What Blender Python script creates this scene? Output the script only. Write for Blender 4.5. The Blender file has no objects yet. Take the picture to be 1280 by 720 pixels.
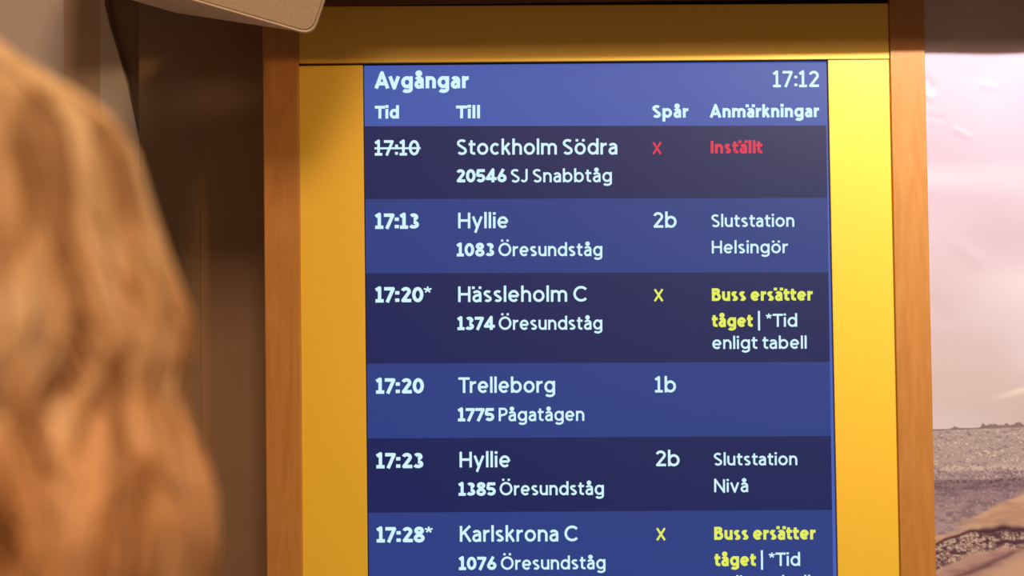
import bpy, bmesh, math, random
import numpy as np
from mathutils import Vector, Matrix, noise
random.seed(7)
PI = math.pi
COL = bpy.context.scene.collection
SC = bpy.context.scene

# ------------------------------------------------------------------ camera
F = 2000.0                                   # focal length in pixels of the 1280 frame
CAM = Vector((0.0, -2.0, 1.5))
cd = bpy.data.cameras.new('camera'); cam = bpy.data.objects.new('camera', cd); COL.objects.link(cam)
cd.sensor_width = 36; cd.lens = F / 1280 * 36; cd.clip_start = 0.02
PITCH, YAW, ROLL = 1.9, -1.0, 0.6
CR = (Matrix.Rotation(math.radians(-YAW), 3, 'Z') @ Matrix.Rotation(math.radians(90 + PITCH), 3, 'X')
      @ Matrix.Rotation(math.radians(-ROLL), 3, 'Z'))
cam.matrix_world = Matrix.Translation(CAM) @ CR.to_4x4()
cd.dof.use_dof = True; cd.dof.focus_distance = 2.0; cd.dof.aperture_fstop = 3.3
SC.camera = cam

def at(px, py, Y=0.0):                       # point of the vertical plane y = Y seen at a pixel
    d = CR @ Vector(((px - 640) / F, -(py - 360) / F, -1.0))
    return CAM + d * ((Y - CAM.y) / d.y)

# ------------------------------------------------------------------ world, lights, exposure
SC.view_settings.view_transform = 'Standard'; SC.view_settings.look = 'None'
SC.view_settings.gamma = 1; SC.view_settings.use_curve_mapping = False
SC.view_settings.exposure = 0.0
w = bpy.data.worlds.new('world'); SC.world = w; w.use_nodes = True
bg = w.node_tree.nodes['Background']
bg.inputs[0].default_value = (1.0, 0.56, 0.28, 1); bg.inputs[1].default_value = 0.185

def spot(name, loc, target, power, color, angle, blend, size):
    l = bpy.data.lights.new(name, 'SPOT'); l.energy = power; l.color = color
    l.spot_size = math.radians(angle); l.spot_blend = blend; l.shadow_soft_size = size
    o = bpy.data.objects.new(name, l); COL.objects.link(o); o.location = loc
    o.rotation_euler = (Vector(target) - Vector(loc)).to_track_quat('-Z', 'Y').to_euler()
    return o
ZC = at(640, 360).z
# strong display spotlight just in front of the wall, above the poster
spot('display_spotlight', (0.72, -0.62, ZC + 0.80), (0.76, 0, ZC - 0.05), 74, (1.0, 0.97, 0.92), 118, 0.85, 0.010)
# weaker warm downlight above the left half
spot('warm_downlight', (0.30, -0.95, ZC + 1.075), (0.0, 0, ZC - 0.2), 26, (1.0, 0.56, 0.16), 110, 0.6, 0.04)
# general hall lighting behind and above the camera
al = bpy.data.lights.new('hall_ceiling_light', 'AREA'); al.energy = 135; al.size = 1.0; al.color = (1.0, 0.66, 0.38)
ao = bpy.data.objects.new('hall_ceiling_light', al); COL.objects.link(ao); ao.location = (0.3, -3.5, 4.75)
ao.rotation_euler = (Vector((-0.3, -0.9, 1.5)) - ao.location).to_track_quat('-Z', 'Y').to_euler()

# ------------------------------------------------------------------ helpers
def lin(r, g, b):
    f = lambda c: (c / 255 / 12.92) if c / 255 <= 0.04045 else ((c / 255 + 0.055) / 1.055) ** 2.4
    return (f(r), f(g), f(b), 1)

def mat(name, base=(0.5, 0.5, 0.5, 1), rough=0.5, spec=0.5, emit=None, strength=1.0, coat=0.0, metal=0.0):
    m = bpy.data.materials.new(name); m.use_nodes = True
    p = m.node_tree.nodes['Principled BSDF']
    p.inputs['Base Color'].default_value = base; p.inputs['Roughness'].default_value = rough
    p.inputs['Specular IOR Level'].default_value = spec; p.inputs['Metallic'].default_value = metal
    p.inputs['Coat Weight'].default_value = coat; p.inputs['Coat Roughness'].default_value = 0.40; p.inputs['Coat IOR'].default_value = 1.7
    if emit:
        p.inputs['Emission Color'].default_value = emit; p.inputs['Emission Strength'].default_value = strength
    return m

def noisy(m, scale, c1, c2, stretch=(1, 1, 1), bump=0.0, detail=4, bscale=None, dist=0.002, lo=0.35, hi=0.65, distortion=0.0):
    nt = m.node_tree; N = nt.nodes; L = nt.links; p = N['Principled BSDF']
    tc = N.new('ShaderNodeTexCoord'); mp = N.new('ShaderNodeMapping'); mp.inputs['Scale'].default_value = stretch
    L.new(tc.outputs['Object'], mp.inputs[0])
    nz = N.new('ShaderNodeTexNoise'); nz.inputs['Scale'].default_value = scale; nz.inputs['Detail'].default_value = detail
    nz.inputs['Distortion'].default_value = distortion
    L.new(mp.outputs[0], nz.inputs[0])
    cr = N.new('ShaderNodeValToRGB'); cr.color_ramp.elements[0].position = lo; cr.color_ramp.elements[1].position = hi
    cr.color_ramp.elements[0].color = c1; cr.color_ramp.elements[1].color = c2
    L.new(nz.outputs[0], cr.inputs[0]); L.new(cr.outputs[0], p.inputs['Base Color'])
    if bump:
        n2 = N.new('ShaderNodeTexNoise'); n2.inputs['Scale'].default_value = bscale or scale; L.new(mp.outputs[0], n2.inputs[0])
        b = N.new('ShaderNodeBump'); b.inputs['Strength'].default_value = bump; b.inputs['Distance'].default_value = dist
        L.new(n2.outputs[0], b.inputs['Height']); L.new(b.outputs[0], p.inputs['Normal'])
    return m

def link(name, me, m=None, parent=None, smooth=False):
    if m: me.materials.append(m)
    if smooth:
        for p in me.polygons: p.use_smooth = True
    o = bpy.data.objects.new(name, me); COL.objects.link(o)
    if parent: o.parent = parent; o.matrix_parent_inverse = parent.matrix_world.inverted()
    return o

def tag(o, label=None, cat=None, group=None, kind=None):
    if label: o['label'] = label
    if cat: o['category'] = cat
    if group: o['group'] = group
    if kind: o['kind'] = kind
    return o

def empty(name, loc):
    o = bpy.data.objects.new(name, None); COL.objects.link(o); o.location = loc
    o.matrix_world = Matrix.Translation(loc); return o

def from_bm(name, bm, m, parent=None, smooth=False):
    bmesh.ops.recalc_face_normals(bm, faces=bm.faces)
    me = bpy.data.meshes.new(name); bm.to_mesh(me); bm.free()
    return link(name, me, m, parent, smooth)

def prism_bm(front, back, bevel=0.0, seg=2):
    bm = bmesh.new()
    a = [bm.verts.new(p) for p in front]; b = [bm.verts.new(p) for p in back]
    n = len(a); bm.faces.new(a); bm.faces.new(b[::-1])
    for i in range(n): bm.faces.new((a[i], b[i], b[(i + 1) % n], a[(i + 1) % n]))
    if bevel: bmesh.ops.bevel(bm, geom=list(bm.edges), offset=bevel, segments=seg, affect='EDGES', profile=0.5)
    return bm

def slab(name, quad, yf, yb, m, parent=None, bevel=0.0, yproj=0.0):
    """upright board: outline measured on plane yproj, front face at yf, back at yb"""
    pts = [at(x, y, yproj) for x, y in quad]
    return from_bm(name, prism_bm([Vector((p.x, yf, p.z)) for p in pts], [Vector((p.x, yb, p.z)) for p in pts], bevel), m, parent)

# ------------------------------------------------------------------ materials
M_YEL = noisy(mat('yellow_lacquer', rough=0.45, spec=0.8, coat=0.6), 240, (0.79, 0.505, 0.026, 1), (0.805, 0.515, 0.028, 1))
def wood(name, c1, c2):
    m = mat(name, rough=0.45, spec=0.5, coat=0.35); nt = m.node_tree; N = nt.nodes; L = nt.links; p = N['Principled BSDF']
    tc = N.new('ShaderNodeTexCoord'); mp = N.new('ShaderNodeMapping'); mp.inputs['Scale'].default_value = (1, 1, 0.16)
    L.new(tc.outputs['Object'], mp.inputs[0])
    wv = N.new('ShaderNodeTexNoise'); wv.inputs['Scale'].default_value = 34; wv.inputs['Detail'].default_value = 6; wv.inputs['Distortion'].default_value = 2.5
    L.new(mp.outputs[0], wv.inputs[0])
    fg = N.new('ShaderNodeTexNoise'); fg.inputs['Scale'].default_value = 420; fg.inputs['Detail'].default_value = 3
    m2 = N.new('ShaderNodeMapping'); m2.inputs['Scale'].default_value = (1, 1, 0.04); L.new(tc.outputs['Object'], m2.inputs[0]); L.new(m2.outputs[0], fg.inputs[0])
    mx = N.new('ShaderNodeMath'); mx.operation = 'MULTIPLY_ADD'; mx.inputs[1].default_value = 0.35; L.new(fg.outputs[0], mx.inputs[0])
    sc = N.new('ShaderNodeMath'); sc.operation = 'MULTIPLY'; sc.inputs[1].default_value = 0.65; L.new(wv.outputs[0], sc.inputs[0]); L.new(sc.outputs[0], mx.inputs[2])
    cr = N.new('ShaderNodeValToRGB'); cr.color_ramp.elements[0].position = 0.38; cr.color_ramp.elements[1].position = 0.62
    cr.color_ramp.elements[0].color = c1; cr.color_ramp.elements[1].color = c2
    L.new(mx.outputs[0], cr.inputs[0]); L.new(cr.outputs[0], p.inputs['Base Color'])
    return m
M_WOOD = wood('birch_veneer', (0.40, 0.165, 0.030, 1), (0.46, 0.205, 0.048, 1))
M_WOODD = wood('dark_header_wood', (0.10, 0.03, 0.01, 1), (0.16, 0.05, 0.015, 1))
M_BLACK = mat('black_bezel', (0.012, 0.010, 0.010, 1), 0.5)
M_PALE = noisy(mat('pale_plaster', rough=0.85, spec=0.2), 6, (0.55, 0.48, 0.50, 1), (0.60, 0.53, 0.54, 1), bump=0.1, bscale=120)
M_BROWNW = noisy(mat('brown_panel', rough=0.6, spec=0.3), 8, (0.52, 0.38, 0.30, 1), (0.56, 0.41, 0.33, 1))
M_STRIP = noisy(mat('beige_strip', rough=0.7, spec=0.3), 8, (0.62, 0.55, 0.54, 1), (0.65, 0.58, 0.56, 1))
M_DARK1 = noisy(mat('brown_glass_light', rough=0.22, spec=0.5), 5, (0.23, 0.155, 0.11, 1), (0.26, 0.18, 0.13, 1))
M_DARK2 = noisy(mat('brown_glass_dark', rough=0.25, spec=0.4), 5, (0.27, 0.17, 0.115, 1), (0.29, 0.185, 0.125, 1))
M_FLOOR = noisy(mat('grey_stone_floor', rough=0.45), 3, (0.16, 0.14, 0.12, 1), (0.24, 0.21, 0.18, 1), bump=0.05)
M_PLAST = noisy(mat('pale_plastic', rough=0.5, spec=0.4), 60, (0.70, 0.61, 0.55, 1), (0.72, 0.63, 0.57, 1), bump=0.03, bscale=700)
M_GRILLE = mat('speaker_mesh', (0.6, 0.5, 0.42, 1), 0.6, 0.3)
nt = M_GRILLE.node_tree; tc = nt.nodes.new('ShaderNodeTexCoord'); vo = nt.nodes.new('ShaderNodeTexVoronoi'); vo.inputs['Scale'].default_value = 620
nt.links.new(tc.outputs['Object'], vo.inputs[0]); cr = nt.nodes.new('ShaderNodeValToRGB')
cr.color_ramp.elements[0].color = (0.46, 0.39, 0.35, 1); cr.color_ramp.elements[1].color = (0.70, 0.61, 0.55, 1)
cr.color_ramp.elements[0].position = 0.15; cr.color_ramp.elements[1].position = 0.45
nt.links.new(vo.outputs[0], cr.inputs[0]); nt.links.new(cr.outputs[0], nt.nodes['Principled BSDF'].inputs['Base Color'])
M_GROOVE = mat('seam_groove', (0.05, 0.03, 0.02, 1), 0.8)

def lcd(name, c, s=1.0):
    return mat(name, (0.006, 0.005, 0.006, 1), 0.45, 0.50, c, s)
M_HEAD = lcd('lcd_header_blue', (0.042, 0.092, 0.40, 1))
M_ROWD = lcd('lcd_dark_navy', (0.0005, 0.011, 0.092, 1))
M_ROWB = lcd('lcd_mid_blue', (0.014, 0.043, 0.225, 1))
M_EDGE = lcd('lcd_edge_blue', (0.055, 0.11, 0.46, 1))
M_TXT = lcd('lcd_white_text', (0.62, 0.90, 1.0, 1))
M_TXTY = lcd('lcd_yellow_text', (0.76, 0.84, 0.10, 1))
M_TXTR = lcd('lcd_red_text', (0.70, 0.022, 0.075, 1))

# ------------------------------------------------------------------ setting
def quadxz(name, x0, x1, z0, z1, y, yb, m):
    f = [Vector((x0, y, z0)), Vector((x1, y, z0)), Vector((x1, y, z1)), Vector((x0, y, z1))]
    return from_bm(name, prism_bm(f, [Vector((p.x, yb, p.z)) for p in f]), m)
tag(quadxz('wall_back', -1.7, 2.2, 0, 3.1, 0.20, 0.28, M_PALE), kind='structure')
bm = bmesh.new(); bmesh.ops.create_cube(bm, size=1); bmesh.ops.transform(bm, matrix=Matrix.Translation((0.25, -2.2, -0.05)) @ Matrix.Diagonal((3.9, 5.0, 0.1, 1)), verts=bm.verts)
tag(from_bm('floor', bm, M_FLOOR), kind='structure')

def column(name, xt, xb, yf, yb, m, parent=None, z0=0.0, z1=3.0, bevel=0.0015):
    """full height board whose left/right edges follow two measured pixel columns at the height of the frame"""
    pts = []
    for (a, b) in ((xt[0], xb[0]), (xt[1], xb[1])):
        p0 = at(a, 80, yf); p1 = at(b, 720, yf)
        k = (p1.x - p0.x) / (p1.z - p0.z)
        if abs(k) > 0.03: k = 0
        pts.append(((p0.x + k * (z0 - p0.z) * 0.0, p0.x + p1.x)))
    xl = (at(xt[0], 80, yf).x + at(xb[0], 720, yf).x) / 2; xr = (at(xt[1], 80, yf).x + at(xb[1], 720, yf).x) / 2
    f = [Vector((xl, yf, z0)), Vector((xr, yf, z0)), Vector((xr, yf, z1)), Vector((xl, yf, z1))]
    return from_bm(name, prism_bm(f, [Vector((p.x, yb, p.z)) for p in f], bevel), m, parent)

# left of the stand: pale wall, brown pilaster, beige strip with a slanted right edge, brown doors
tag(column('trim_1', (77.5, 126), (82, 127), 0.17, 0.20, M_BROWNW, z1=2.9), kind='structure')
f = [at(x, y, 0.165) for x, y in ((123.5, -200), (128, 720), (300, 720), (236, 420), (190, 240), (172, 165), (160, 110), (146, 60), (137, 32), (131, 5), (124, -200))]
f = [Vector((p.x, 0.165, (0.0 if p.z < ZC - 0.3 else p.z) if p.z < ZC + 0.45 else 2.9)) for p in f]
tag(from_bm('trim_2', prism_bm(f, [Vector((p.x, 0.20, p.z)) for p in f], 0), M_STRIP), kind='structure')
dr = tag(column('door_1', (128, 332), (132, 337), 0.185, 0.20, M_DARK2, z1=2.9), kind='structure')
column('door_panel', (173, 251), (176, 253), 0.150, 0.163, M_DARK1, dr, 0.02, 2.7, 0)
column('door_panel', (250.5, 345), (252.5, 345), 0.148, 0.163, M_DARK2, dr, 0.02, 2.7, 0)

# ------------------------------------------------------------------ information stand
stand = tag(empty('information_stand', (at(745, 400).x, 0.05, 0)), 'yellow panelled information stand with birch uprights framing the departures screen', 'stand')
ZB, ZT = 0.0, at(745, -30).z
def board(name, cols, z0, z1, yf, yb, m, bev=0.0012):
    """cols: pixel x of the left edge at y=80 and y=720, then of the right edge"""
    def line(a, b):
        p, q = at(a, 80, yf), at(b, 720, yf); k = (q.x - p.x) / (q.z - p.z)
        return lambda z: p.x + k * (z - p.z)
    l, r = line(cols[0], cols[1]), line(cols[2], cols[3])
    f = [Vector((l(z0), yf, z0)), Vector((r(z0), yf, z0)), Vector((r(z1), yf, z1)), Vector((l(z1), yf, z1))]
    return from_bm(name, prism_bm(f, [Vector((p.x, yb, p.z)) for p in f], bev), m, stand)
zseam = at(745, 77.5, 0).z
board('upright', (328.5, 333.5, 373, 378), ZB, ZT, -0.004, 0.20, M_WOOD)
board('upright', (1113, 1126, 1156.5, 1170.5), ZB, ZT, -0.004, 0.20, M_WOOD)
board('side_panel', (373.5, 378.5, 453.3, 459.5), ZB, zseam, 0, 0.02, M_YEL, 0.0007)
board('side_panel', (1035.0, 1047.5, 1112, 1125), ZB, zseam, 0, 0.02, M_YEL, 0.0007)
# top panel sits a hair proud above the seam
pl = [at(373.3, 79.2, -0.0015), at(1111.8, 73.6, -0.0015), at(1110.5, 4.0, -0.0015), at(372.5, 8.0, -0.0015)]
f = [Vector((p.x, -0.0015, p.z)) for p in pl]
from_bm('top_panel', prism_bm(f, [Vector((p.x, 0.02, p.z)) for p in f], 0.0009), M_YEL, stand)
# panel below the screen
x0, x1 = at(460, 1110).x, at(1050, 1110).x
f = [Vector((x0, 0, 0.0)), Vector((x1, 0, 0.0)), Vector((x1, 0, at(745, 1124).z)), Vector((x0, 0, at(745, 1124).z))]
from_bm('lower_panel', prism_bm(f, [Vector((p.x, 0.02, p.z)) for p in f], 0.0007), M_YEL, stand)
CX0 = at(328, 0).x; tl0 = at(1156.5, 80).x
# dark header with a projecting canopy that shades everything above the seam
zh = at(745, 3.2, 0).z
f = [Vector((at(328, 0).x, -0.006, zh)), Vector((at(1157, 0).x, -0.006, zh)), Vector((at(1157, 0).x, -0.006, zh + 0.02)), Vector((at(328, 0).x, -0.006, zh + 0.02))]
from_bm('header_rail', prism_bm(f, [Vector((p.x, 0.02, p.z)) for p in f], 0.0005), M_WOODD, stand)
canopy = tag(from_bm('trim_3', prism_bm([Vector((CX0, -0.12, ZC + 0.385)), Vector((tl0 + 0.46, -0.12, ZC + 0.385)), Vector((tl0 + 0.46, -0.12, ZC + 0.47)), Vector((CX0, -0.12, ZC + 0.47))],
     [Vector((CX0, 0.199, ZC + 0.385)), Vector((tl0 + 0.46, 0.199, ZC + 0.385)), Vector((tl0 + 0.46, 0.199, ZC + 0.47)), Vector((CX0, 0.199, ZC + 0.47))], 0.001), M_WOODD), kind='structure')

# unseen block added above the view to shade the top of the recessed doors
hx0, hx1 = at(128, 0, 0.2).x, CX0 - 0.002
f = [Vector((hx0, -0.04, ZC + 0.45)), Vector((hx1, -0.04, ZC + 0.45)), Vector((hx1, -0.04, ZC + 0.55)), Vector((hx0, -0.04, ZC + 0.55))]
tag(from_bm('door_shade_block', prism_bm(f, [Vector((p.x, 0.199, p.z)) for p in f]), M_WOODD), kind='structure')

# ------------------------------------------------------------------ stroke lettering
XH = 0.75
def arc(cx, cy, rx, ry, a0, a1, n=14):
    return [(cx + rx * math.cos(math.radians(a0 + (a1 - a0) * i / n)), cy + ry * math.sin(math.radians(a0 + (a1 - a0) * i / n))) for i in range(n + 1)]
def glyph(c, w):
    """returns width and list of centre-line strokes; cap height 1"""
    h = w / 2
    def ring(W, y0, y1): return arc(W / 2, (y0 + y1) / 2, W / 2 - h, (y1 - y0) / 2 - h, 0, 360, 28)
    base = {'å': 'a', 'ä': 'a', 'ö': 'o', 'Ö': 'O'}
    if c in base:
        W, S = glyph(base[c], w); top = 1.0 if c == 'Ö' else XH
        cx = W / 2 - (0.02 if c in 'åä' else 0)
        if c == 'å':
            r = 0.085; return W, S + [arc(cx, top + 0.17, r, r, 0, 360, 16)]
        d = 0.15 + w * 0.25; e = max(h, 0.075)
        return W, S + [[(cx + s * d - e, top + 0.165), (cx + s * d + e, top + 0.165)] for s in (-1, 1)]
    X, B = XH, 0.0
    if c == 'A':
        W = 0.80; return W, [[(h * .8, 0), (W / 2, 1 - h * .3), (W - h * .8, 0)], [(W * .22, .30), (W * .78, .30)]]
    if c == 'B':
        W = 0.64; return W, [[(h, 0), (h, 1)], [(h, 1 - h), (W * .55, 1 - h)] + arc(W * .55, .76, W * .36 - h, .24 - h, 90, -90, 10)[1:] + [(h, .52)],
                             [(W * .55, .52)] + arc(W * .56, .26 + h * .5, W * .44 - h, .26 - h * .5, 90, -90, 12)[1:] + [(h, h)]]
    if c == 'C':
        W = 0.84; return W, [arc(W * .54, .5, W * .54 - h, .5 - h, 42, 318, 26)]
    if c == 'O':
        W = 0.90; return W, [ring(W, 0, 1)]
    if c == 'H':
        W = 0.72; return W, [[(h, 0), (h, 1)], [(W - h, 0), (W - h, 1)], [(h, .5), (W - h, .5)]]
    if c == 'I': return w, [[(h, 0), (h, 1)]]
    if c == '|': return w * .9, [[(h, -.28), (h, 1.22)]]
    if c == 'J':
        W = 0.44; return W, [[(W - h, 1), (W - h, .30)] + arc(W * .42, .30, W * .58 - h, .30 - h, 0, -150, 14)[1:]]
    if c == 'K':
        W = 0.68; return W, [[(h, 0), (h, 1)], [(W - h, 1), (h, .42)], [(W * .38, .62), (W - h * .7, 0)]]
    if c == 'N':
        W = 0.76; return W, [[(h, 0), (h, 1 - h * .2), (W - h, h * .2), (W - h, 1)]]
    if c == 'P':
        W = 0.62; return W, [[(h, 0), (h, 1)], [(h, 1 - h), (W * .55, 1 - h)] + arc(W * .55, .70, W * .45 - h, .30 - h, 90, -90, 12)[1:] + [(h, .40 + h * 0.0)]]
    if c == 'S':
        W = 0.60; return W, [arc(W / 2, .74, W / 2 - h, .26 - h, 35, 230, 14)[:] + arc(W / 2, .255, W / 2 - h, .27 - h, 62, -150, 16)]
    if c == 'T':
        W = 0.68; return W, [[(0, 1 - h), (W, 1 - h)], [(W / 2, 1 - h), (W / 2, 0)]]
    if c == 'X':
        W = 0.74; return W, [[(h * .8, 0), (W - h * .8, 1)], [(h * .8, 1), (W - h * .8, 0)]]
    if c == 'a':
        W = 0.54; return W, [arc(W / 2 - .01, X * .66, W / 2 - h, X * .34 - h, 155, 0, 14) + [(W - h - .01, 0)],
                             [(W - h - .01, X * .58), (W * .5, X * .58)] + arc(W * .46, X * .29 + h * .2, W * .46 - h, X * .29 - h * .55, 90, 270, 12) + [(W * .55, h * .8), (W - h - .01, X * .22)]]
    if c in 'bdpq':
        W = 0.66; o = ring(W, -0.01, X + .01); x = h if c in 'bp' else W - h
        return W, [o, [(x, 0), (x, 1.04)] if c in 'bd' else [(x, -.30), (x, X)]]
    if c == 'g':
        W = 0.65; return W, [ring(W, 0.0, X + .01), [(W - h, X), (W - h, -.04)] + arc(W / 2, -.04, W / 2 - h, .25 - h, 0, -150, 14)[1:]]
    if c == 'c':
        W = 0.58; return W, [arc(W * .54, X / 2, W * .54 - h, X / 2 - h + .01, 45, 315, 20)]
    if c == 'e':
        W = 0.64; return W, [[(h, X * .49), (W - h, X * .49)], arc(W / 2, X / 2, W / 2 - h, X / 2 - h + .01, 0, 318, 26)]
    if c == 'h' or c == 'n':
        W = 0.58; return W, [[(h, 0), (h, 1.04 if c == 'h' else X)], arc(W / 2, X * .58, W / 2 - h, X * .42 - h + .005, 180, 0, 16) + [(W - h, 0)]]
    if c == 'm':
        W = 0.94; r = (W - 2 * h) / 4; return W, [[(h, 0), (h, X)], arc(h + r, X * .62, r, X * .38 - h, 180, 0, 14) + [(h + 2 * r, 0)], arc(h + 3 * r, X * .62, r, X * .38 - h, 180, 0, 14) + [(W - h, 0)]]
    if c == 'u':
        W = 0.58; return W, [[(W - h, X), (W - h, 0)], [(h, X)] + arc(W / 2, X * .40, W / 2 - h, X * .40 - h + .005, 180, 360, 16)]
    if c == 'i':
        e = max(h, .075); return w, [[(h, 0), (h, X)], [(h - e, X + .19), (h + e, X + .19)]]
    if c == 'l': return w, [[(h, 0), (h, 1.04)]]
    if c == 'k':
        W = 0.54; return W, [[(h, 0), (h, 1.04)], [(W - h, X), (h, X * .42)], [(W * .40, X * .62), (W - h * .7, 0)]]
    if c == 'o':
        W = 0.67; return W, [ring(W, -0.01, X + .01)]
    if c == 'r':
        W = 0.38; return W, [[(h, 0), (h, X)], arc(h + .27, X * .55, .27, X * .45 - h, 180, 95, 10) + [(W, X - h)]]
    if c == 's':
        W = 0.48; return W, [arc(W / 2, X * .735, W / 2 - h, X * .27 - h, 35, 225, 12) + arc(W / 2, X * .265, W / 2 - h, X * .275 - h, 60, -145, 14)]
    if c == 't':
        W = 0.40; return W, [[(.16, .93), (.16, .20)] + arc(.16 + .17, .20, .17, .20 - h, 180, 290, 8), [(0, X - h), (W, X - h)]]
    if c == 'v':
        W = 0.60; return W, [[(h * .7, X), (W / 2, h * .3), (W - h * .7, X)]]
    if c == 'y':
        W = 0.60; return W, [[(h * .7, X), (W / 2, h * .5)], [(W - h * .7, X), (W * .30, -.28)]]
    if c == '0':
        W = 0.64; return W, [ring(W, 0, 1)]
    if c == '1':
        W = 0.44; return W, [[(.02, .80), (W / 2 + h * .0, 1 - h * .5), (W / 2, 0)], [(0, h * .9), (W, h * .9)]]
    if c == '2':
        W = 0.58; return W, [arc(W / 2, 1 - .29, W / 2 - h, .29 - h, 165, -35, 14) + [(h * 1.2, h), (W, h)]]
    if c == '3':
        W = 0.58; return W, [arc(W * .47, .755, W * .46 - h, .245 - h, 150, -90, 14), arc(W * .47, .265, W * .53 - h, .265 - h, 90, -155, 16)]
    if c == '4':
        W = 0.66; return W, [[(W * .66, 0), (W * .66, 1 - h * .4), (h * .6, .24 + h * .3), (W, .24 + h * .3)]]
    if c == '5':
        W = 0.58; return W, [[(W * .92, 1 - h), (W * .20, 1 - h), (W * .13, .55)] + arc(W * .46, .32, W * .54 - h, .32 - h, 118, -150, 18)]
    if c == '6':
        W = 0.62; return W, [arc(W / 2, .32, W / 2 - h, .32 - h, 0, 360, 24), [(h + .02, .40), (W * .66, 1)]]
    if c == '7':
        W = 0.56; return W, [[(0, 1 - h), (W - h * .7, 1 - h), (W * .28, 0)]]
    if c == '8':
        W = 0.62; return W, [arc(W / 2, .76, W * .45 - h, .24 - h * .8, 0, 360, 22), arc(W / 2, .27, W / 2 - h, .27 - h * .8, 0, 360, 22)]
    if c == ':':
        e = max(h, .085); return 2 * e, [[(0, y), (2 * e, y)] for y in (.14, .62)]
    if c == '*':
        r = .20; return .40, [[(.2, .80), (.2 + r * math.cos(math.radians(90 + 72 * k)), .80 + r * math.sin(math.radians(90 + 72 * k)))] for k in range(5)]
    return 0.28, []

def ribbon(pts, hw):
    out_l, out_r = [], []
    n = len(pts); closed = n > 3 and math.dist(pts[0], pts[-1]) < 1e-6
    for i in range(n):
        p = pts[i]
        a = pts[i - 1] if i > 0 else (pts[-2] if closed else None)
        b = pts[i + 1] if i < n - 1 else (pts[1] if closed else None)
        d1 = None if a is None else ((p[0] - a[0]), (p[1] - a[1]))
        d2 = None if b is None else ((b[0] - p[0]), (b[1] - p[1]))
        def nrm(d):
            l = math.hypot(*d) or 1; return (-d[1] / l, d[0] / l)
        if d1 is None: nx, ny = nrm(d2); s = 1
        elif d2 is None: nx, ny = nrm(d1); s = 1
        else:
            n1, n2 = nrm(d1), nrm(d2); mx, my = n1[0] + n2[0], n1[1] + n2[1]; l = math.hypot(mx, my) or 1
            nx, ny = mx / l, my / l; s = min(1.0 / max(nx * n1[0] + ny * n1[1], 0.35), 1.18)
        out_l.append((p[0] + nx * hw * s, p[1] + ny * hw * s)); out_r.append((p[0] - nx * hw * s, p[1] - ny * hw * s))
    return out_l, out_r

def text(name, s, px0, px1, base, cap, bold, m, parent, Y, strike=False):
    """lettering on the screen face: measured left/right ends, base line and cap height in pixels"""
    wt = {0: 0.158, 1: 0.225, 2: 0.175}[bold]
    pen = 0.0; gl = []; gap = 0.095 if bold != 1 else 0.055
    for si, c in enumerate(s):
        if c == ' ': pen += 0.24; continue
        pen -= {'Av': .10, 'Tr': .10, 'Ti': .04, 'Ka': .05, 'På': .05, 'lt': .03, 'ta': .03}.get(s[si - 1:si + 1], 0) if si else 0
        W, S = glyph(c, wt); gl.append((pen, c, S)); pen += W + (gap if not (bold == 1 and c in '0123456789') else 0.025)
    total = pen - gap
    b0, b1 = (base if isinstance(base, tuple) else (base, base - (px1 - px0) * 0.004))
    P0, P1 = at(px0, b0, Y), at(px1, b1, Y)
    U = (P1 - P0); Lw = U.length; U.normalize(); V = Vector((-U.z, 0, U.x))
    H = cap / 1000.0 * (at(px0, base if not isinstance(base, tuple) else b0, Y) - at(px0, (base if not isinstance(base, tuple) else b0) - 1000, Y)).length
    k = Lw / (total * H)
    vs, fs = [], []
    e = 0
    def disc(p, hw):
        i0 = len(vs)
        for q in arc(p[0], p[1], hw, hw, 0, 330, 11):
            P = P0 + U * (q[0] * H) + V * (q[1] * H); vs.append((P.x, Y - e * 1e-6, P.z))
        fs.append(tuple(range(i0, i0 + 12)))
    def add(pts, hw):
        cur = [pts[0]]
        for i in range(1, len(pts) - 1):
            a, p, b = pts[i - 1], pts[i], pts[i + 1]; cur.append(p)
            t = abs((math.atan2(b[1] - p[1], b[0] - p[0]) - math.atan2(p[1] - a[1], p[0] - a[0]) + PI) % (2 * PI) - PI)
            if t > 0.75: seg(cur, hw); disc(p, hw); cur = [p]
        seg(cur + [pts[-1]], hw)
    def seg(pts, hw):
        nonlocal e
        l, r = ribbon(pts, hw); i0 = len(vs)
        for a, b in zip(l, r):
            for q in (a, b):
                P = P0 + U * (q[0] * H) + V * (q[1] * H); vs.append((P.x, Y - e * 1e-6, P.z))
        for i in range(len(l) - 1): fs.append((i0 + 2 * i, i0 + 2 * i + 1, i0 + 2 * i + 3, i0 + 2 * i + 2))
        e += 1
    for x, gc, S in gl:
        for st in S: add([((x + q[0]) * k, q[1]) for q in st], wt * (0.30 if gc == '*' else 0.5))
    if strike: add([(-0.02, .47), (total * k + .06, .47)], .065)
    me = bpy.data.meshes.new(name); me.from_pydata(vs, [], fs); me.update()
    return link(name, me, m, parent)

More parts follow.
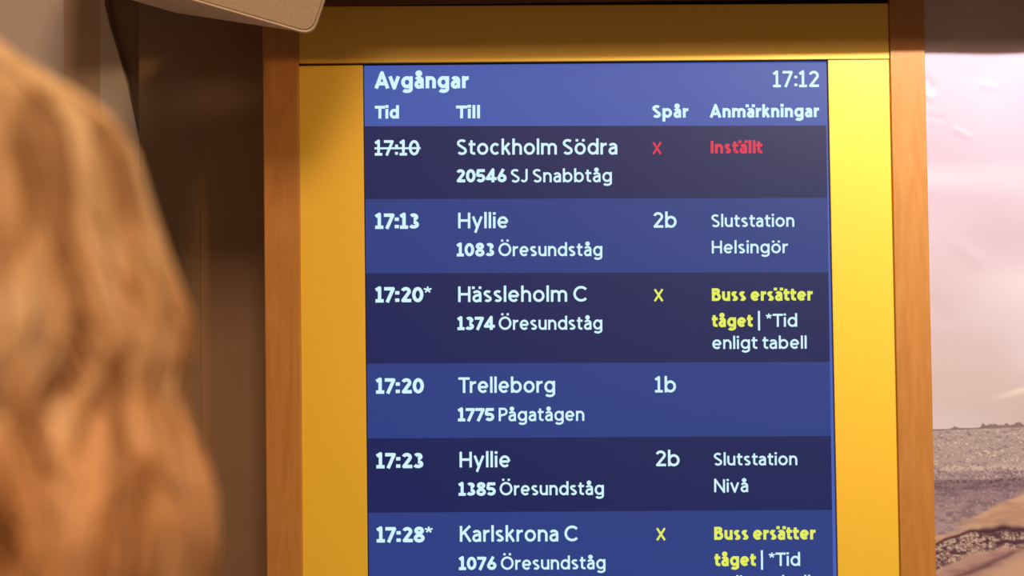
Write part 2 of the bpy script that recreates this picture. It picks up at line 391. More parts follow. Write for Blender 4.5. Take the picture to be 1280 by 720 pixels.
# ------------------------------------------------------------------ departures screen
YS = 0.0030
screen = tag(empty('departure_screen', Vector((at(750, 600).x, YS, at(750, 1110).z))), 'tall blue train departures screen with white and yellow lettering in the yellow stand', 'screen')
def face(name, quad, Y, m, parent, th=0.0004):
    pts = [at(x, y, Y) for x, y in quad]
    return from_bm(name, prism_bm([Vector((p.x, Y, p.z)) for p in pts], [Vector((p.x, Y + th, p.z)) for p in pts]), m, parent)
RB = 1110
xl = lambda y: 455.0 + (y - 82) * 0.0098
xr = lambda y: 1031.6 + (y - 76) * 0.0152
xe = lambda y: 1033.2 + (y - 76) * 0.0196
face('bezel', [(452.5, 80), (1036.5, 74.3), (1059, RB + 8), (463, RB + 8)], YS + 0.0016, M_BLACK, screen, 0.03)
face('backlit_panel', [(xl(82), 82.2), (xe(76), 76.4), (xe(RB), RB), (xl(RB), RB)], YS + 0.0008, M_EDGE, screen, 0.0006)
def band(name, yl0, yr0, yl1, yr1, m):
    return face(name, [(xl(yl0), yl0), (xr(yr0), yr0), (xr(yr1), yr1), (xl(yl1), yl1)], YS, m, screen, 0.0006)
ys = [(157.8, 156.9), (249, 247.4), (341.5, 340.4), (454.6, 452.4), (548, 545), (640.9, 637.4), (755, 751), (848, 843), (940, 935), (1032, 1026), (RB - 1, RB - 1)]
YT = YS - 0.0002
hd = band('header_band', 82.3, 76.8, *ys[0], M_HEAD)
rows = [band('timetable_row', *ys[i], *ys[i + 1], M_ROWB if i % 2 else M_ROWD) for i in range(10)]
T = lambda s, x0, x1, b, cap, bold, m, par, nm='lettering', **k: text(nm, s, x0, x1, b, cap, bold, m, par, YT, **k)
T('Avgångar', 468, 586, (110.6, 110.2), 19.8, 1, M_TXT, hd, 'title')
T('17:12', 966.3, 1023.8, 109, 20, 0, M_TXT, hd, 'clock')
T('Tid', 468.5, 499, 148.3, 15.8, 1, M_TXT, hd, 'column_heading')
T('Till', 570, 600.5, 148, 15.8, 1, M_TXT, hd, 'column_heading')
T('Spår', 815, 860.5, 147.2, 15.6, 1, M_TXT, hd, 'column_heading')
T('Anmärkningar', 887, 1024, (147, 146.4), 15.6, 1, M_TXT, hd, 'column_heading')
r = rows[0]
T('17:10', 468.5, 524.5, 194.4, 18.8, 2, M_TXT, r, 'departure_time', strike=True)
T('Stockholm Södra', 571, 772, (193.4, 193), 19, 0, M_TXT, r, 'destination')
T('20546', 570, 633, 228, 16.2, 1, M_TXT, r, 'train_number')
T('SJ Snabbtåg', 638.5, 765, (228, 227.5), 16.4, 0, M_TXT, r, 'train_type')
T('X', 815.3, 827.3, 192.7, 14.6, 2, M_TXTR, r, 'track_mark')
T('Inställt', 888, 953, 191.8, 15.6, 1, M_TXTR, r, 'remark')
r = rows[1]
T('17:13', 469, 523.5, 286, 18.8, 1, M_TXT, r, 'departure_time')
T('Hyllie', 572.5, 635.5, 285.4, 19.2, 0, M_TXT, r, 'destination')
T('1083', 571, 617.6, 320.4, 16.2, 1, M_TXT, r, 'train_number')
T('Öresundståg', 623, 753, (320.2, 320), 16.4, 0, M_TXT, r, 'train_type')
T('2b', 816.3, 846, 284.7, 19.2, 0, M_TXT, r, 'track_mark')
T('Slutstation', 889.2, 993, 283.8, 15.6, 0, M_TXT, r, 'remark')
T('Helsingör', 889.6, 985, 316.8, 15.6, 0, M_TXT, r, 'remark')
r = rows[2]
T('17:20', 469.3, 529, 378, 18.8, 1, M_TXT, r, 'departure_time')
T('*', 529.6, 539.6, 378, 19.5, 2, M_TXT, r, 'departure_time')
T('Hässleholm C', 572.5, 735, 377.6, 19.2, 0, M_TXT, r, 'destination')
T('1374', 571.8, 618, 412.5, 16.2, 1, M_TXT, r, 'train_number')
T('Öresundståg', 623.3, 753, (412.3, 412), 16.4, 0, M_TXT, r, 'train_type')
T('X', 817.3, 829.3, 376.4, 14.6, 2, M_TXTY, r, 'track_mark')
T('Buss ersätter', 889.6, 1016, 376.2, 15.6, 1, M_TXTY, r, 'remark')
T('tåget', 890, 941, 408.7, 15.6, 1, M_TXTY, r, 'remark')
T('|', 947.6, 949.8, 408.5, 16, 0, M_TXT, r, 'remark')
T('*', 957.3, 965, 408.5, 16.4, 2, M_TXT, r, 'remark')
T('Tid', 966, 996.7, 408.5, 16, 0, M_TXT, r, 'remark')
T('enligt tabell', 890.3, 1008.6, 436.3, 15.6, 0, M_TXT, r, 'remark')
r = rows[3]
T('17:20', 470, 529.7, 492, 18.8, 1, M_TXT, r, 'departure_time')
T('Trelleborg', 573, 694, 491.2, 19.2, 0, M_TXT, r, 'destination')
T('1775', 572.5, 617.7, 526.6, 16.2, 1, M_TXT, r, 'train_number')
T('Pågatågen', 623.3, 730.5, (526.4, 526), 16.4, 0, M_TXT, r, 'train_type')
T('1b', 818.8, 845.2, 490.5, 19.4, 0, M_TXT, r, 'track_mark')
r = rows[4]
T('17:23', 470.4, 529, 585.4, 18.8, 1, M_TXT, r, 'departure_time')
T('Hyllie', 574.3, 638, 584.3, 19.2, 0, M_TXT, r, 'destination')
T('1385', 573.2, 619.6, 619.6, 16.2, 1, M_TXT, r, 'train_number')
T('Öresundståg', 624.5, 755, (619.2, 618.6), 16.4, 0, M_TXT, r, 'train_type')
T('2b', 819.4, 849.8, 582.8, 19.4, 0, M_TXT, r, 'track_mark')
T('Slutstation', 892.2, 996.8, 581.8, 15.6, 0, M_TXT, r, 'remark')
T('Nivå', 892.6, 935.6, 615.2, 15.8, 0, M_TXT, r, 'remark')
r = rows[5]
T('17:28', 470.8, 530.6, 678, 18.8, 1, M_TXT, r, 'departure_time')
T('*', 531, 541, 678, 19.5, 2, M_TXT, r, 'departure_time')
T('Karlskrona C', 574.7, 723.6, 677.2, 19.4, 0, M_TXT, r, 'destination')
T('1076', 573.7, 620.4, 712.5, 16.2, 1, M_TXT, r, 'train_number')
T('Öresundståg', 626, 757, (712.3, 711.4), 16.4, 0, M_TXT, r, 'train_type')
T('X', 820.2, 832.3, 675.3, 14.8, 2, M_TXTY, r, 'track_mark')
T('Buss ersätter', 892.6, 1019.5, 674.8, 16, 1, M_TXTY, r, 'remark')
T('tåget', 893.2, 945, 707.6, 16, 1, M_TXTY, r, 'remark')
T('|', 951.2, 953.6, 707.6, 16, 0, M_TXT, r, 'remark')
T('*', 961, 968.8, 707.4, 16.4, 2, M_TXT, r, 'remark')
T('Tid', 969.6, 1000.4, 707.4, 16.4, 0, M_TXT, r, 'remark')
T('enligt tabell', 894, 1013, 735.8, 15.8, 0, M_TXT, r, 'remark')

# ------------------------------------------------------------------ seaside poster
YP = 0.0
nx, ps = 400, 0.00105
tl = at(1156.5, 80, YP); bl = at(1170.5, 720, YP); kx = (bl.x - tl.x) / (bl.z - tl.z)
z_top = ZC + 0.384; z_sea = at(1170, 520, YP).z; z_bot = z_sea - 0.62
zr = np.concatenate([np.arange(z_top, z_sea, -0.0024), np.arange(z_sea, z_bot, -ps)])
U = np.arange(nx) * ps
UU, ZZ = np.meshgrid(U, zr)
XX = tl.x + kx * (ZZ - tl.z) + UU - 0.0006
PXE = 1000.0
v = (z_sea + 0.020 - ZZ) * PXE + 500          # roughly the photo row at the poster's left edge (500 = just above the sea)
v = (at(1170, 538, YP).z - ZZ) * PXE          # 0 at the horizon, growing downwards, in mm
u = UU * PXE
rng = np.random.RandomState(3)
def vnoise(a, b, sx, sy, seed):
    g = np.random.RandomState(seed).rand(512, 512); x = a / sx; y = b / sy
    xi = np.floor(x).astype(int); yi = np.floor(y).astype(int); fx = x - xi; fy = y - yi
    fx = fx * fx * (3 - 2 * fx); fy = fy * fy * (3 - 2 * fy)
    G = lambda i, j: g[(yi + j) % 512, (xi + i) % 512]
    return (G(0, 0) * (1 - fx) + G(1, 0) * fx) * (1 - fy) + (G(0, 1) * (1 - fx) + G(1, 1) * fx) * fy
def mixc(c, d, t): t = np.clip(t, 0, 1)[..., None]; return c * (1 - t) + d * t
def sm(x, a, b): t = np.clip((x - a) / (b - a), 0, 1); return t * t * (3 - 2 * t)
Cc = lambda r, g, b: np.array(lin(r, g, b)[:3])
vh = v + u * 0.032                            # horizon rises to the right
sky = np.zeros(v.shape + (3,)) + Cc(214, 190, 206)
sky = mixc(sky, Cc(222, 202, 210), sm(v, -330, -160))
sky = mixc(sky, Cc(222, 200, 196), sm(v, -170, -20))
sky = mixc(sky, Cc(206, 182, 200), 0.5 * sm(vnoise(u + v * .4, v, 160, 60, 5), .45, .9) * sm(v, -60, -140))
sky = mixc(sky, Cc(234, 222, 230), 0.7 * sm(vnoise(u - v * .3, v, 210, 45, 6), .5, .9))
sky = mixc(sky, Cc(250, 240, 222), 0.8 * np.exp(-((v + 40 + (u - 80) * .28) / 3.5) ** 2) * sm(u, 60, 110))
nf = vnoise(u, v, 2.4, 1.3, 8); nf2 = vnoise(u, v, 9, 3, 9); n3 = vnoise(u, v, 1.7, 1.7, 10); nb = vnoise(u, v, 26, 7, 11)
sea = np.zeros_like(sky) + Cc(192, 172, 168)
sea = mixc(sea, Cc(150, 128, 134), sm(nf * .6 + nf2 * .4, .45, .75))
sea = mixc(sea, Cc(232, 212, 198), sm(nf * .7 + n3 * .3, .62, .8) * (1 - sm(vh, 70, 95)))
lower = sm(vh + nb * 10, 48, 62)
deep = mixc(np.zeros_like(sky) + Cc(158, 132, 142), Cc(186, 160, 162), sm(vh, 70, 120)); deep = mixc(deep, Cc(130, 104, 120), .6 * sm(nf2, .5, .8)); deep = mixc(deep, Cc(205, 182, 180), .6 * sm(nf, .66, .85))
sea = mixc(sea, deep, lower)
for c0, wd, col in ((50, 4, (225, 204, 194)), (62, 5, (222, 200, 196)), (66, 4, (104, 76, 92)), (72, 3, (118, 90, 104))):
    dd = vh - c0 - 5 * (vnoise(u, v * 0, 22, 9, int(c0)) - .5)
    sea = mixc(sea, Cc(*col), np.exp(-(dd / wd) ** 2) * sm(n3 * .5 + nf * .5, .35, .6))
img = mixc(sky, sea, sm(vh, -0.6, 0.6))
bmp = lambda a, w_, h_: h_ * np.exp(-((u - a) / w_) ** 2)
tree = 0.8 + (bmp(28, 3.5, 3.2) + bmp(63, 3, 5.5) + bmp(74, 7, 4.5) + bmp(90, 9, 3.5) + bmp(106, 6, 4.5) + 3.5 * sm(u, 118, 125)) * (.6 + .6 * vnoise(u, v * 0, 2.0, 9, 22))
img = mixc(img, Cc(138, 112, 110), (sm(vh, -tree - .8, -tree) * (1 - sm(vh, 0, 1))) * .9)
# sand spit
s1 = v + u * 0.46 - 128                       # wet edge of the bright spit
sand = mixc(np.zeros_like(sky) + Cc(226, 186, 156), Cc(206, 162, 140), sm(nb, .35, .75)); sand = mixc(sand, Cc(224, 184, 152), .5 * sm(nf2, .55, .85))
img = mixc(img, sand, sm(s1 + 3 * (nb - .5), -2, 4) * sm(u, 8, 60) + sm(v + .12 * u, 128, 133))
# dark eroded rim and glittering pool below it
s2 = v + 0.32 * np.minimum(u, 50) + 0.05 * np.maximum(u - 50, 0) - 139 + 4 * (vnoise(u, v * 0, 14, 9, 31) - .5)
pool = mixc(np.zeros_like(sky) + Cc(150, 118, 118), Cc(222, 196, 176), sm(n3 * .6 + nf * .4, .45, .62)); pool = mixc(pool, Cc(104, 70, 88), sm(vnoise(u, v, 4, 2.5, 33), .58, .8))
img = mixc(img, pool, sm(s2, 0, 3) * (1 - sm(s2 + u * .12 + 8 * nb, 34, 44)))
img = mixc(img, Cc(88, 52, 70), np.exp(-((s2 - 1.5) / (2.2 + 3.5 * sm(u, 50, 62) * (1 - sm(u, 95, 120)))) ** 2))
img = mixc(img, Cc(96, 62, 80), sm(s2 + u * .1 - 60 * 0, 22, 26) * (1 - sm(s2 + u * .1, 28, 33)) * sm(u, 50, 64) * sm(nf2, .3, .5))
lowb = v + .10 * u
ls = mixc(np.zeros_like(sky) + Cc(204, 164, 152), Cc(182, 138, 138), sm(nb, .4, .8)); ls = mixc(ls, Cc(226, 184, 156), sm(v + u * .45, 196, 215))
ls = mixc(ls, Cc(120, 82, 88), .8 * np.exp(-((v + u * .42 - 190 - 5 * nb) / 4) ** 2))
img = mixc(img, ls, sm(s2 + u * .12 + 8 * nb, 34, 44))
img = img * np.array([0.66, 0.70, 0.78])
# creases in the glossy foil, as real relief
YY = np.zeros_like(XX) + YP
def crease(x0, y0, x1, y1, wd, amp):
    a, b = at(x0, y0, YP), at(x1, y1, YP); ax, az = b.x - a.x, b.z - a.z; L2 = ax * ax + az * az
    t = np.clip(((XX - a.x) * ax + (ZZ - a.z) * az) / L2, 0, 1)
    d = np.hypot(XX - a.x - t * ax, ZZ - a.z - t * az)
    return amp * np.exp(-(d / wd) ** 2)
for a in ((1195, 162, 1211, 171, .004, -.0010), (1158, 100, 1164, 108, .007, .0016), (1158, 120, 1164, 122, .005, -.0014), (1228, 106, 1244, 109, .005, -.0007),
          (1160, 145, 1178, 149, .004, .0006), (1200, 308, 1222, 324, .010, -.0010), (1166, 382, 1180, 400, .012, .0008)):
    YY += 0.6 * crease(*a)
YY += (vnoise(u, v, 90, 110, 41) - .5) * 0.004 * sm(v, 0, -100)
rws, cls = XX.shape
co = np.stack([XX, YY, ZZ], -1).reshape(-1, 3)
idx = np.arange(rws * cls).reshape(rws, cls)
q = np.stack([idx[:-1, :-1], idx[1:, :-1], idx[1:, 1:], idx[:-1, 1:]], -1).reshape(-1, 4)
me = bpy.data.meshes.new('print'); me.vertices.add(len(co)); me.vertices.foreach_set('co', co.ravel())
me.loops.add(q.size); me.loops.foreach_set('vertex_index', q.ravel()); me.polygons.add(len(q))
me.polygons.foreach_set('loop_start', np.arange(len(q)) * 4); me.polygons.foreach_set('loop_total', np.full(len(q), 4))
me.polygons.foreach_set('use_smooth', np.ones(len(q), bool)); me.update()
ca = me.color_attributes.new('print', 'FLOAT_COLOR', 'POINT')
ca.data.foreach_set('color', np.concatenate([img.reshape(-1, 3), np.ones((len(co), 1))], 1).ravel().astype(np.float32))
M_POST = mat('glossy_poster', rough=0.38, spec=0.5); nt = M_POST.node_tree; at_ = nt.nodes.new('ShaderNodeAttribute'); at_.attribute_name = 'print'
nt.links.new(at_.outputs['Color'], nt.nodes['Principled BSDF'].inputs['Base Color'])
poster = tag(empty('seaside_poster', (tl.x + .25, 0.02, z_bot)), 'glossy seaside poster with pale pink sky, glittering sea and sandy shore beside the birch upright', 'poster')
link('print', me, M_POST, poster)
f = [Vector((tl.x + 0.014, 0.006, z_bot)), Vector((tl.x + 0.425, 0.006, z_bot)), Vector((tl.x + 0.425, 0.006, z_top)), Vector((tl.x + 0.014, 0.006, z_top))]
from_bm('backing_board', prism_bm(f, [Vector((p.x, 0.198, p.z)) for p in f]), M_PALE, poster)

# ------------------------------------------------------------------ wall loudspeaker (top left)
def pt(px, py, Y): return at(px, py, Y)
# front (grille) face lies in a plane tilted towards the hall; body recedes left and back
Fc = pt(391.5, 45.5, -0.17)                      # lower right front corner
A1 = pt(247, 3.5, -0.215)                    # on the lower front edge, to the left
A2 = A1 + (A1 - Fc) * 0.9
up = (pt(425, -55, -0.21) - Fc)
Bk = pt(222, 18, -0.06)
back = Bk - Fc
A0d = A2 - Fc
Nf = (A0d.cross(up)).normalized()
def rounded(o, a, b, rad, n=6):
    """rounded rectangle o, o+a, o+a+b, o+b"""
    an, bn = a.normalized(), b.normalized(); P = []
    for (c, d1, d2) in ((o, bn, an), (o + a, -an, bn), (o + a + b, -bn, -an), (o + b, an, -bn)):
        s, e = c + d1 * rad, c + d2 * rad
        for i in range(n + 1):
            t = i / n; P.append((s * (1 - t) + c * t) * (1 - t) + (c * (1 - t) + e * t) * t)
    return P
speaker = tag(empty('wall_loudspeaker', Bk + Vector((0, 0.1, 0))), 'pale beige loudspeaker with rounded corners hanging above left of the screen', 'loudspeaker')
H = up * 3.2
Fo = rounded(Fc, A0d, H, 0.016)
ctr = sum(Fo, Vector()) / len(Fo)
if Nf.dot(CAM - ctr) < 0: Nf = -Nf
rim_out = Fo
rim_in = [p + (ctr - p).normalized() * 0.0045 + Nf * 0.0016 for p in Fo]
bk0 = rounded(Fc + back * 0.93 , A0d * 0.55, H * 0.85, 0.014)
bk1 = rounded(Fc + back + (ctr - Fc) * 0.10, A0d * 0.4, H * 0.7, 0.012)
bm = bmesh.new(); loops = []
for lp in ([p + (ctr - p).normalized() * 0.0046 - Nf * 0.0010 for p in Fo], [p + (ctr - p).normalized() * 0.0036 + Nf * 0.0014 for p in Fo], [p + (ctr - p).normalized() * 0.0014 + Nf * 0.0012 for p in Fo], Fo, [p - Nf * 0.004 for p in Fo], bk0, bk1):
    loops.append([bm.verts.new(p) for p in lp])
n = len(Fo)
for a, b in zip(loops, loops[1:]):
    for i in range(n): bm.faces.new((a[i], a[(i + 1) % n], b[(i + 1) % n], b[i]))
bm.faces.new(loops[-1]); bm.faces.new(loops[0][::-1])
from_bm('casing', bm, M_PLAST, speaker, True)
g1 = [p + (ctr - p).normalized() * 0.0056 + Nf * 0.0008 for p in Fo]
from_bm('grille', prism_bm(g1, [p - Nf * 0.0012 for p in g1]), M_GRILLE, speaker)
g2 = [p + (ctr - p).normalized() * 0.0038 - Nf * 0.0002 for p in Fo]
from_bm('seam', prism_bm(g2, [p - Nf * 0.0006 for p in g2]), M_GROOVE, speaker)
# wall bracket reaching back to the wall
bc = ctr + back * 0.8 + Vector((0.0, 0, 0.03))
f = [bc + Vector((-.02, 0, -.02)), bc + Vector((.02, 0, -.02)), bc + Vector((.02, 0, .02)), bc + Vector((-.02, 0, .02))]
from_bm('bracket', prism_bm(f, [Vector((p.x, 0.2, p.z)) for p in f], 0.002), M_PLAST, speaker)

# ------------------------------------------------------------------ person with long blond hair
HY = -1.20; KP = 0.0004                       # metres per pixel at the head
HC = at(-130, 292, HY)
FACE = math.radians(162)                      # looks left and slightly towards the wall
fd = Vector((math.cos(FACE), math.sin(FACE), 0)); sd = Vector((-fd.y, fd.x, 0))   # facing, left side
S = HC.z / 1.60
person = tag(empty('person', (HC.x, HY, 0)), 'person with long wavy blond hair seen from behind at the left edge', 'person')
def W(f_, s_, z): return Vector((HC.x, HC.y, 0)) + fd * (f_ * S) + sd * (s_ * S) + Vector((0, 0, z * S))
def skin(pts, edges, radii, root=0, sub=2):
    me = bpy.data.meshes.new('tmp'); me.from_pydata([tuple(p) for p in pts], edges, []); o = bpy.data.objects.new('tmp', me); COL.objects.link(o)
    md = o.modifiers.new('s', 'SKIN'); md.use_smooth_shade = True
    for i, r_ in enumerate(radii):
        rr = r_ if isinstance(r_, tuple) else (r_, r_); me.skin_vertices[0].data[i].radius = (rr[0] * S, rr[1] * S); me.skin_vertices[0].data[i].use_root = (i == root)
    ss = o.modifiers.new('ss', 'SUBSURF'); ss.levels = sub; ss.render_levels = sub
    dg = bpy.context.evaluated_depsgraph_get(); out = bpy.data.meshes.new_from_object(o.evaluated_get(dg))
    bpy.data.objects.remove(o); bpy.data.meshes.remove(me); return out
P, E, R_ = [], [], []
def node(p, r, par=None):
    P.append(p); R_.append(r); i = len(P) - 1
    if par is not None: E.append((par, i))
    return i
pel = node(W(0, 0, .95), .135); wa = node(W(0, 0, 1.10), .105, pel); ch = node(W(.01, 0, 1.28), .12, wa); nb_ = node(W(0, 0, 1.42), .065, ch); nk = node(W(.01, 0, 1.50), .052, nb_)
hips = []; sho = []
for s in (1, -1):
    sh = node(W(0, .150 * s, 1.370), .046, ch); el = node(W(-.03, .235 * s, 1.10), .040, sh); wr = node(W(.03, .25 * s, .86), .026, el); hd_ = node(W(.05, .245 * s, .80), .030, wr)
    sho.append((sh, el, wr, hd_))
    hp = node(W(0, .085 * s, .88), .095, pel); kn = node(W(.015, .09 * s, .48), .058, hp); an = node(W(-.01, .095 * s, .09), .038, kn); hl = node(W(.0, .10 * s, .045), .038, an); to = node(W(.14, .11 * s, .03), .028, hl)
    hips.append((hp, kn, an, hl, to))
body_me = skin(P, E, R_, pel)
bm = bmesh.new(); bm.from_mesh(body_me)
for s in (1, -1):                             # fingers and thumb
    for k in range(4):
        l = (.062, .072, .068, .052)[k]; o_ = (k - 1.5) * .019
        a = [W(.05 + o_, .245 * s, .79), W(.052 + o_ * 1.1, .245 * s, .765), W(.056 + o_ * 1.15, .240 * s, .765 - l * .5), W(.066 + o_ * 1.1, .228 * s, .765 - l)]
        bm.from_mesh(skin(a, [(0, 1), (1, 2), (2, 3)], [.009, .009, .008, .007], 0, 1))
    a = [W(.065, .24 * s, .82), W(.094, .232 * s, .795), W(.104, .224 * s, .765)]
    bm.from_mesh(skin(a, [(0, 1), (1, 2)], [.012, .010, .008], 0, 1))
def blob(cf, cs, cz, rf, rs, rz, fn=None, seg=40):
    b = bmesh.new(); bmesh.ops.create_uvsphere(b, u_segments=seg, v_segments=seg * 2 // 3, radius=1)
    for v_ in b.verts:
        c = v_.co.copy()
        if fn: c = fn(c)
        v_.co = W(cf + c.x * rf, cs + c.y * rs, cz + c.z * rz)
    m_ = bpy.data.meshes.new('b'); b.to_mesh(m_); b.free(); bm.from_mesh(m_)
def skull(c):
    t = max(0, -c.z)
    c = c.copy(); c.y *= 1 - .30 * t * t; c.x *= 1 - .10 * t
    if c.x > 0: c.x *= 1 - .10 * max(0, c.z)
    if c.x > 0.5:                              # eye hollows
        for s in (1, -1):
            d = math.hypot(c.y - .42 * s, c.z + .02); c.x -= .09 * math.exp(-(d / .2) ** 2)
        c.x -= .03 * math.exp(-((c.z + .58) / .03) ** 2) * math.exp(-(c.y / .3) ** 2)
    return c
blob(0.005, 0, 1.60, .090, .072, .104, skull, 64)
blob(.098, 0, 1.585, .016, .011, .022); blob(.108, 0, 1.572, .011, .013, .009)
blob(.070, 0, 1.515, .028, .034, .026); blob(.045, 0, 1.530, .048, .052, .036)
for s in (1, -1): blob(-.005, .073 * s, 1.59, .018, .008, .030)
tm = bpy.data.meshes.new('person_skin'); bm.to_mesh(tm); bm.free()
M_SKIN = noisy(mat('skin', rough=0.5, spec=0.4), 30, (0.55, 0.32, 0.22, 1), (0.62, 0.37, 0.26, 1))
body = link('body', tm, None)
rm = body.modifiers.new('r', 'REMESH'); rm.mode = 'VOXEL'; rm.voxel_size = 0.0042; rm.use_smooth_shade = True
sm_ = body.modifiers.new('s', 'SMOOTH'); sm_.iterations = 2
dg = bpy.context.evaluated_depsgraph_get(); nm = bpy.data.meshes.new_from_object(body.evaluated_get(dg)); bpy.data.objects.remove(body)
body = link('body', nm, M_SKIN, person, True)
def partblob(name, cf, cs, cz, rf, rs, rz, m):
    b = bmesh.new(); bmesh.ops.create_uvsphere(b, u_segments=20, v_segments=14, radius=1)
    for v_ in b.verts: c = v_.co.copy(); v_.co = W(cf + c.x * rf, cs + c.y * rs, cz + c.z * rz)
    return from_bm(name, b, m, person, True)
M_EYE = mat('eye_white', (0.7, 0.68, 0.65, 1), 0.2); M_IRIS = mat('iris', (0.05, 0.09, 0.12, 1), 0.2); M_LIP = mat('lips', (0.45, 0.16, 0.13, 1), 0.4)
for s in (1, -1):
    partblob('eye', .0765, .031 * s, 1.598, .010, .013, .0085, M_EYE); partblob('iris', .0833, .031 * s, 1.598, .004, .0055, .0055, M_IRIS)
    partblob('eyebrow', .089, .032 * s, 1.617, .004, .017, .003, mat('brow', (0.25, 0.13, 0.06, 1), .8))
partblob('lips', .0925, 0, 1.541, .007, .021, .0065, M_LIP)
# clothes follow the skeleton
M_COAT = noisy(mat('dark_coat', rough=0.9, spec=0.2), 200, (0.035, 0.033, 0.04, 1), (0.06, 0.055, 0.065, 1), bump=0.3, bscale=500)
M_TRO = noisy(mat('dark_trousers', rough=0.9, spec=0.2), 200, (0.02, 0.022, 0.035, 1), (0.035, 0.04, 0.06, 1))
M_SHOE = mat('black_shoe', (0.02, 0.018, 0.016, 1), 0.4)
cb = bmesh.new(); prev = None; rings = []
for z, a, b, fo in ((.70, .150, .200, 0), (.74, .148, .198, 0), (.85, .142, .190, 0), (.95, .136, .182, 0), (1.08, .118, .158, 0), (1.20, .124, .172, .01), (1.30, .122, .182, .01), (1.37, .108, .176, .005), (1.415, .088, .128, 0), (1.45, .068, .075, 0), (1.475, .062, .066, 0), (1.470, .054, .058, 0)):
    rings.append([cb.verts.new(W(fo + a * math.cos(t_) + .003 * math.sin(9 * t_), b * math.sin(t_), z)) for t_ in [2 * PI * j / 48 for j in range(48)]])
for ra_, rb_ in zip(rings, rings[1:]):
    for j in range(48): cb.faces.new((ra_[j], ra_[(j + 1) % 48], rb_[(j + 1) % 48], rb_[j]))
inner = [cb.verts.new(v_.co * 1.0 + Vector((0, 0, .02))) for v_ in rings[0]]
cc = W(0, 0, .72)
for v_ in inner: v_.co = v_.co + (cc - v_.co) * .06
for j in range(48): cb.faces.new((rings[0][(j + 1) % 48], rings[0][j], inner[j], inner[(j + 1) % 48]))
cb.faces.new(inner)
for s in (1, -1):
    cb.from_mesh(skin([W(0, .07 * s, 1.35), W(0, .158 * s, 1.375), W(-.03, .235 * s, 1.10), W(.02, .25 * s, .885)], [(0, 1), (1, 2), (2, 3)], [.085, .082, .062, .046], 0))
from_bm('coat', cb, M_COAT, person, True)
tp = [W(0, 0, .93)]; te = []; tr = [.105]
for s in (1, -1):
    i = len(tp); tp += [W(0, .085 * s, .79), W(.015, .09 * s, .48), W(-.01, .095 * s, .10)]; te += [(0, i), (i, i + 1), (i + 1, i + 2)]; tr += [.092, .070, .055]
link('trousers', skin(tp, te, tr, 0), M_TRO, person, True)
for s in (1, -1):
    link('shoe', skin([W(-.045, .098 * s, .05), W(.04, .10 * s, .047), W(.16, .11 * s, .036)], [(0, 1), (1, 2)], [(.047, .045), (.044, .044), (.036, .034)], 1), M_SHOE, person, True)

# hair: outline radius (m) down the fall
prof_y = [-2, 8, 24, 48, 76, 99, 126, 157, 192, 250, 340, 430, 490, 570, 640, 720, 800, 900, 980]
prof_r = [2, 40, 84, 122, 160, 195, 238, 272, 292, 305, 333, 363, 346, 374, 394, 386, 366, 330, 300]
prof_s = [2, 40, 84, 122, 160, 195, 238, 272, 292, 305, 325, 345, 358, 370, 380, 380, 366, 330, 300]
zz = [HC.z + (292 - y) * KP for y in prof_y]
def prof(t):                                  # t 0..1 along the profile
    f_ = t * (len(prof_y) - 1); i = min(int(f_), len(prof_y) - 2); a = f_ - i
    def cat(L_):
        p0 = L_[max(i - 1, 0)]; p1 = L_[i]; p2 = L_[i + 1]; p3 = L_[min(i + 2, len(L_) - 1)]
        return 0.5 * (2 * p1 + (p2 - p0) * a + (2 * p0 - 5 * p1 + 4 * p2 - p3) * a * a + (3 * p1 - p0 - 3 * p2 + p3) * a ** 3)
    return max(cat(prof_r), 1) * KP, max(cat(prof_s), 1) * KP, cat(zz)
def hair_pt(th, t, k, ph, amp=1.0):
    ra, rb, z = prof(t); wgt = max(0.0, math.cos(th)) ** 2.6; r = ra * wgt + rb * (1 - wgt)
    d = math.cos(th - math.radians(-10))      # the fall hangs down the back; flatter on the face side
    low = max(0, t - .45)
    squash = 1 - 0.22 * min(1, max(0, (t - .22) * 5)) * (1 - d) / 2 - .25 * low * (1 - d)
    wv = amp * min(1, max(0, (t - .3) * 2.5))
    th2 = th + wv * 0.09 * math.sin(t * 17 + ph) + wv * 0.04 * math.sin(t * 31 + ph * 2.3)
    r2 = r * k * squash * (1 + wv * 0.022 * math.sin(t * 19 + ph * 1.7))
    return Vector((HC.x + r2 * math.cos(th2), HC.y + r2 * math.sin(th2), z))
M_HAIR = mat('blond_hair', rough=0.48, spec=0.5); nt = M_HAIR.node_tree; N = nt.nodes; L = nt.links
g = N.new('ShaderNodeNewGeometry'); mp = N.new('ShaderNodeMapping'); mp.inputs['Scale'].default_value = (1, 1, .17); L.new(g.outputs['Position'], mp.inputs[0])
nz = N.new('ShaderNodeTexNoise'); nz.inputs['Scale'].default_value = 34; nz.inputs['Detail'].default_value = 3; nz.inputs['Distortion'].default_value = 0.8; L.new(mp.outputs[0], nz.inputs[0])
cr = N.new('ShaderNodeValToRGB'); e = cr.color_ramp.elements
e[0].position = .36; e[0].color = (0.50, 0.28, 0.125, 1); e[1].position = .66; e[1].color = (1.0, 0.84, 0.60, 1)
x_ = e.new(.47); x_.color = (0.90, 0.60, 0.34, 1)
L.new(nz.outputs[0], cr.inputs[0])
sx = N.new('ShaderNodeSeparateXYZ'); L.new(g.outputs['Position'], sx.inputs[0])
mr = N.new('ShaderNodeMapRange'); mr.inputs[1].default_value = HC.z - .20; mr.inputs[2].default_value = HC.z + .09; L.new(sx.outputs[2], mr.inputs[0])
mc = N.new('ShaderNodeMix'); mc.data_type = 'RGBA'; mc.blend_type = 'MULTIPLY'; mc.inputs[0].default_value = 1
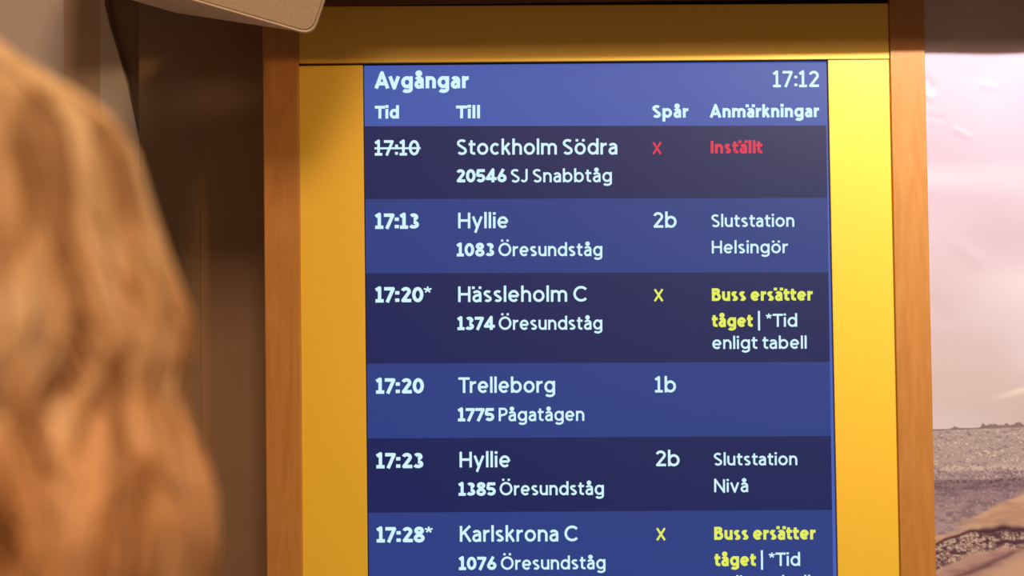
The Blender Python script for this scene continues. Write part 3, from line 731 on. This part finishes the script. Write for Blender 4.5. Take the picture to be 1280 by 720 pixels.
rp = N.new('ShaderNodeValToRGB'); rp.color_ramp.elements[0].color = (1.0, 0.80, 0.66, 1); rp.color_ramp.elements[1].color = (0.92, 0.96, 1.0, 1)
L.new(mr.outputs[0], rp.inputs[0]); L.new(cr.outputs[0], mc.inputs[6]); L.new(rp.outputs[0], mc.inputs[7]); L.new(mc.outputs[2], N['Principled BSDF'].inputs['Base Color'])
gap = math.radians(52)
vs, fs = [], []; NT, NU = 60, 150
for i in range(NT + 1):
    for j in range(NU + 1):
        gt = gap * min(1, max(.06, (i / NT - .24) / .14)); th = FACE + gt + (2 * PI - 2 * gt) * j / NU
        k = .93 + .035 * math.sin(th * 17 + i * .12) + .02 * math.sin(th * 41 + i * .25 + 1)
        vs.append(hair_pt(th, i / NT, k, math.sin(th * 3) * 2))
for i in range(NT):
    for j in range(NU):
        a = i * (NU + 1) + j; fs.append((a, a + 1, a + NU + 2, a + NU + 1))
me = bpy.data.meshes.new('hair_mass'); me.from_pydata([tuple(p) for p in vs], [], fs)
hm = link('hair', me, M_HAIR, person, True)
so = hm.modifiers.new('s', 'SOLIDIFY'); so.thickness = 0.006; so.offset = 0
cu = bpy.data.curves.new('hair_strands', 'CURVE'); cu.dimensions = '3D'; cu.bevel_depth = 0.0007; cu.bevel_resolution = 0; cu.resolution_u = 1
clump = [random.uniform(0, 6.28) for _ in range(64)]
for s_ in range(2600):
    fr = random.random(); th = FACE + gap + (2 * PI - 2 * gap) * fr
    ci = int((th % (2 * PI)) / (2 * PI) * 64) % 64
    ph = clump[ci] + random.gauss(0, .3); k0 = random.uniform(.93, 1.0) if random.random() < .96 else random.uniform(1.0, 1.035)
    t0 = random.uniform(0.02, .25); t1 = random.uniform(.86, 1)
    n_ = 26; sp = cu.splines.new('POLY'); sp.points.add(n_ - 1)
    for i in range(n_):
        t = t0 + (t1 - t0) * i / (n_ - 1)
        gt = gap * min(1, max(.06, (t - .24) / .14)); thv = FACE + gt + (2 * PI - 2 * gt) * fr
        p = hair_pt(thv, t, k0 * (1 if t > .1 else .97), ph + math.sin(th * 3) * 2)
        sp.points[i].co = (p.x, p.y, p.z, 1); sp.points[i].radius = 1.0 if i < n_ - 4 else (n_ - i) / 5
tmpo = bpy.data.objects.new('tmpc', cu); COL.objects.link(tmpo)
dg = bpy.context.evaluated_depsgraph_get(); sme = bpy.data.meshes.new_from_object(tmpo.evaluated_get(dg)); bpy.data.objects.remove(tmpo)
st = link('hair_strands', sme, M_HAIR, hm, True); st['kind'] = 'stuff'
